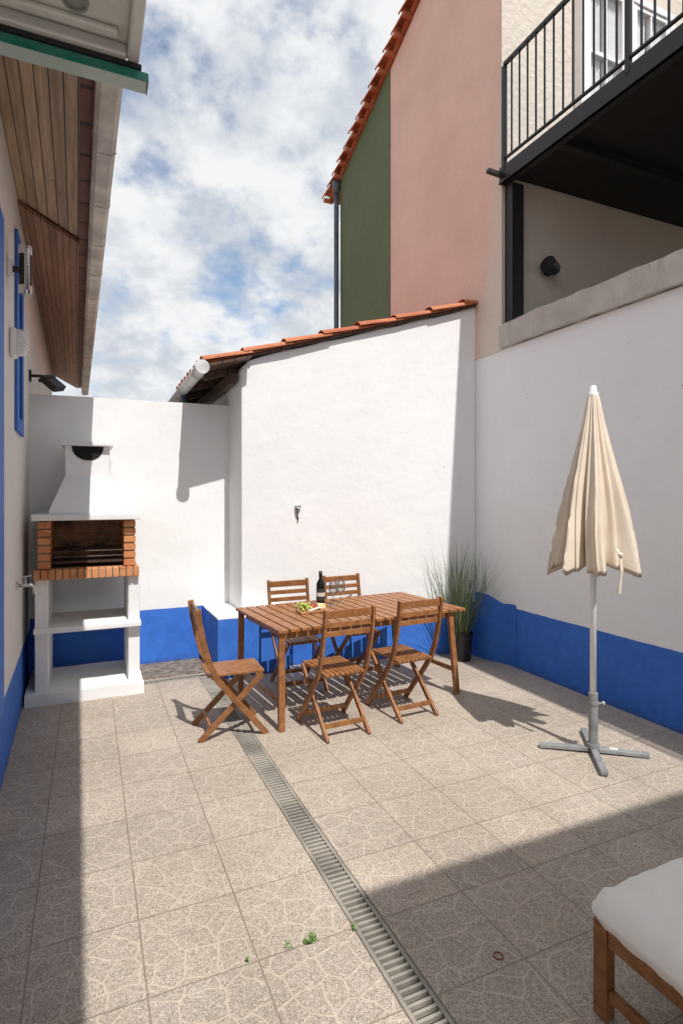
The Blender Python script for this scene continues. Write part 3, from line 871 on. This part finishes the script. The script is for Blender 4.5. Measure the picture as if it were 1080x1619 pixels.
# ------------------------------------------------------------------ potted grass
QX, QY = 3.56, 4.92
t = thing('potted_grass', 'tall green grass plant in a black pot in the corner', 'plant', (QX, QY, 0))
g = MB(); g.lathe([(0, 0), (.095, 0), (.118, .27), (.124, .285), (.114, .287), (.108, .25), (0, .25)], (QX, QY, 0), 32); pot = g.build('pot', 'pot', t, smooth=False)
g = MB(); g.lathe([(0, .256), (.108, .256)], (QX, QY, 0), 20); g.build('soil', 'soil', pot)
g = MB(); rg = random.Random(11)
def wall_y(x): return 5.52 - .168*(x-1.38)
for k in range(220):
    th = rg.uniform(0, 2*math.pi); rb = .085*math.sqrt(rg.random())
    ln = rg.uniform(.45, 1.04); lean = rg.uniform(.02, .70)**1.3; curl = rg.uniform(.1, .7)
    thd = th + rg.gauss(0, .4)
    p = Vector((QX+rb*math.cos(th), QY+rb*math.sin(th), .25))
    d = Vector((math.cos(thd)*lean, math.sin(thd)*lean, 1)).normalized()
    side = Vector((-math.sin(thd+rg.gauss(0, .6)), math.cos(thd), 0)).normalized()
    w = rg.uniform(.0024, .0046); prev = None; ns = 7
    for i in range(ns+1):
        f = i/ns; ww = w*(1-f**2.2)+.0004
        q2 = p.copy(); q2.x = min(q2.x, 3.862); q2.y = min(q2.y, wall_y(q2.x)-.012)
        cur = (g.bm.verts.new(q2-side*ww), g.bm.verts.new(q2+side*ww))
        if prev: g.face([prev[0], prev[1], cur[1], cur[0]])
        prev = cur
        p = p + d*(ln/ns)
        d = (d + Vector((math.cos(thd), math.sin(thd), -.75))*curl*lean*.24*(.4+f)).normalized()
g.build('foliage', 'grass', t)

# ------------------------------------------------------------------ weeds
def weed(x, y, s, n, seed, label):
    g = MB(); rg = random.Random(seed)
    for k in range(n):
        th = rg.uniform(0, 6.28); rr2 = s*math.sqrt(rg.random()); zz = rg.uniform(.004, .020)
        c = Vector((x+rr2*math.cos(th), y+rr2*math.sin(th), zz))
        l = rg.uniform(.004, .008); a = rg.uniform(0, 6.28)
        u = Vector((math.cos(a), math.sin(a), rg.uniform(-.4, .6))).normalized()*l
        v = Vector((-math.sin(a), math.cos(a), rg.uniform(-.3, .3)))*l*.5
        g.poly([c-u, c-u*.2+v, c+u*.6+v*.7, c+u, c+u*.6-v*.7, c-u*.2-v])
        if k % 3 == 0: g.tube([(x+rr2*.3*math.cos(th), y+rr2*.3*math.sin(th), 0), c], .001, 4)
    tag(g.build('weed', 'weed'), label, 'weed', 'weeds between the tiles')
weed(.775, 2.035, .026, 40, 1, 'largest green weed, on a tile joint left of the long drain')
weed(.69, 2.035, .016, 8, 2, 'sparse weed just left of the largest weed')
weed(.53, 2.04, .007, 5, 3, 'tiny weed on the tile joint, leftmost of the weeds')
weed(.957, 2.02, .013, 10, 4, 'weed growing at the edge of the long drain')
weed(3.0, 5.20, .05, 40, 5, 'weed at the foot of the tall white wall behind the table')
weed(1.05, 4.75, .02, 12, 6, 'weed in the drain below the left end chair')

g = MB()
pts = [(1.386+.017*math.cos(R(k*20)), 1.687+.017*math.sin(R(k*20)), .002) for k in range(19)]
g.tube(pts, .0024, 6); tag(g.build('ring', 'rust'), 'small rusty brown ring lying on shaded tile at the bottom right', 'ring')

# wall hook on middle wall
t = thing('wall_hook', 'old metal hook with a hanging cord on the middle white wall', 'hook', (1.93, 5.43, 1.58))
o_ = -.022
g = MB(); g.box(1.90, 1.955, 5.43+o_, 5.453+o_, 1.565, 1.61); g.tube([(1.915, 5.44+o_, 1.59), (1.915, 5.40+o_, 1.59), (1.93, 5.39+o_, 1.575)], .009, 8); g.tube([(1.94, 5.44+o_, 1.60), (1.945, 5.405+o_, 1.605)], .012, 8); g.build('plate', 'galv', t, .003)
g = MB(); g.tube([(1.925, 5.41+o_, 1.58), (1.918, 5.43+o_, 1.53), (1.935, 5.44+o_, 1.48), (1.93, 5.44+o_, 1.45)], .007, 6); g.build('cord', 'cord', t)

# ------------------------------------------------------------------ lounger
t = thing('sun_lounger', 'brown wooden sun lounger frame at the bottom right', 'lounger', (1.8, .5, 0))
for xk in (1.545, 2.10):
    for yk in (1.355, -.45):
        g = MB(); g.box(xk-.022, xk+.022, yk-.026, yk+.026, 0, .315); g.build('leg', 'wood', t, .005)
    g = MB(); g.box(xk-.0145, xk+.0145, -.42, 1.328, .245, .312); g.build('side_rail', 'wood', t, .004)
    g = MB(); g.box(xk-.0125, xk+.0125, -.42, 1.328, .07, .105); g.build('low_rail', 'wood', t, .004)
g = MB(); g.box(1.568, 2.077, 1.343, 1.367, .24, .31); g.build('end_rail', 'wood', t, .004)
g = MB()
for k in range(18): g.box(1.561, 2.084, -.38+k*.096, -.31+k*.096, .29, .308)
g.build('slats', 'wood', t, .003)
g = MB(); nx, ny = 40, 110
X0, X1, Y0, Y1 = 1.470, 2.18, -.5, 1.370
def cz(u, v):
    e_ = min(u, 1-u)*(X1-X0); f_ = min(v, 1-v)*(Y1-Y0)
    def pr(x):
        x = min(1, x/.085); return math.sqrt(max(0, 1-(1-x)**2))
    puff = pr(e_)*pr(f_)
    wr = noise.noise(Vector((u*3+v*6, v*22-u*7, 3)))
    wr2 = noise.noise(Vector((u*9-v*5, v*30+u*6, 8)))
    return .052*puff + .022*math.sin(math.pi*u)**.7*math.sin(math.pi*min(1, v))**.5 + .008*noise.noise(Vector((u*5, v*11, 2)))*puff + .012*(1-abs(wr)*2.6)*puff + .007*(1-abs(wr2)*2)*puff
def rnd_xy(u, v):
    x = X0+(X1-X0)*u; y = Y0+(Y1-Y0)*v
    cx, cy, rad = X0+.06, Y1-.06, .06
    if x < cx and y > cy:
        dx, dy = x-cx, y-cy
        m = max(abs(dx), abs(dy)); l = math.hypot(dx, dy)
        if l > 1e-6: x, y = cx+dx*m/l, cy+dy*m/l
    return x, y
top = [[g.bm.verts.new((*rnd_xy(i/nx, j/ny), .378+cz(i/nx, j/ny))) for j in range(ny+1)] for i in range(nx+1)]
bot = [[g.bm.verts.new((*rnd_xy(i/nx, j/ny), .370-min(.055, cz(i/nx, j/ny)*.9))) for j in range(ny+1)] for i in range(nx+1)]
for i in range(nx):
    for j in range(ny):
        g.face([top[i][j], top[i+1][j], top[i+1][j+1], top[i][j+1]]); g.face([bot[i][j], bot[i][j+1], bot[i+1][j+1], bot[i+1][j]])
for i in range(nx):
    for j in (0, ny): g.face([top[i][j], top[i+1][j], bot[i+1][j], bot[i][j]])
for j in range(ny):
    for i in (0, nx): g.face([top[i][j], top[i][j+1], bot[i][j+1], bot[i][j]])
tag(g.build('lounger_cushion', 'cushion', None, smooth=True), 'off white padded cushion lying on the wooden lounger', 'cushion')

# ------------------------------------------------------------------ house behind (throws the shadow over the near tiles)
t = thing('rear_house', 'white house with flat roof across the near end of the yard', 'house', (3, -3, 0))
g = MB(); g.box(1.44, 9, -6, -1.62, -.1, 5.9); g.build('wall', 'white_plain', t)
g = MB(); g.box(1.386, 9, -6, -1.55, 5.9, 6.0); g.build('roof', 'concrete', t)
g = MB(); g.box(2.0, 3.2, -1.617, -1.58, .0, 2.2); g.build('door', 'blue', t)

# ------------------------------------------------------------------ light, sky, camera
L = Vector((-.09, 1, -1.6)).normalized()
sun = bpy.data.lights.new('sun', 'SUN'); sun.energy = 4.5; sun.angle = R(.5); sun.color = (1, .97, .93)
so = bpy.data.objects.new('sun', sun); COL.objects.link(so); so.rotation_euler = L.to_track_quat('-Z', 'Y').to_euler()
q = N('World', True); S.world = q.m
sky = q.n('ShaderNodeTexSky', sky_type='NISHITA'); sky.sun_disc = False
sky.sun_elevation = R(58); sky.sun_rotation = R(175); sky.air_density = 1.0; sky.dust_density = 1.2; sky.ozone_density = 1.2
d = q.n('ShaderNodeTexCoord').outputs['Generated']
x, y, z = q.sep(d)
zz = q.math('ADD', q.math('MAXIMUM', z, 0.0), .45)
uv = q.comb(q.math('DIVIDE', x, zz), q.math('DIVIDE', y, zz), 0.0)
sh = q.n('ShaderNodeVectorMath', operation='ADD'); q.put(sh.inputs[0], uv); sh.inputs[1].default_value = (7.3, 4.2, .4)
c1 = q.noise(sh.outputs[0], 3.0, 8, .58)
c2 = q.noise(sh.outputs[0], 10.0, 7, .56)
cm = q.math('ADD', q.math('MULTIPLY', c1, .55), q.math('MULTIPLY', c2, .45))
mask = q.step(cm, .365, .52)
hz = q.step(z, .34, .06)
mask = q.math('MAXIMUM', mask, q.math('MULTIPLY', hz, .85))
sh2 = q.n('ShaderNodeVectorMath', operation='ADD'); q.put(sh2.inputs[0], sh.outputs[0]); sh2.inputs[1].default_value = (.02, -.07, 0)
c3 = q.noise(sh2.outputs[0], 3.0, 8, .58)
c4 = q.noise(sh.outputs[0], 5.2, 8, .6)
rel = q.math('ADD', q.math('MULTIPLY', q.math('SUBTRACT', c1, c3), 1.5), c4)
cb = q.mix(q.step(rel, .30, .70), (4.2, 4.55, 5.05), (6.5, 6.6, 6.7))
skyc = q.mix(1.0, sky.outputs[0], (1.35, 1.3, 1.22), 'MULTIPLY')
colr = q.mix(mask, skyc, cb)
bg = q.n('ShaderNodeBackground'); q.put(bg.inputs[0], colr); bg.inputs[1].default_value = .14
ow = q.n('ShaderNodeOutputWorld'); q.t.links.new(bg.outputs[0], ow.inputs[0])

cam = bpy.data.cameras.new('camera'); co = bpy.data.objects.new('camera', cam); COL.objects.link(co)
co.location = (0, 0, 1.7); co.rotation_euler = (R(90), 0, R(-24))
cam.sensor_width = 36; cam.lens = 900/1619*36; cam.shift_y = -24.5/1619; cam.clip_start = .05; cam.clip_end = 2000
S.camera = co
S.view_settings.view_transform = 'Standard'; S.view_settings.look = 'None'; S.view_settings.exposure = 0
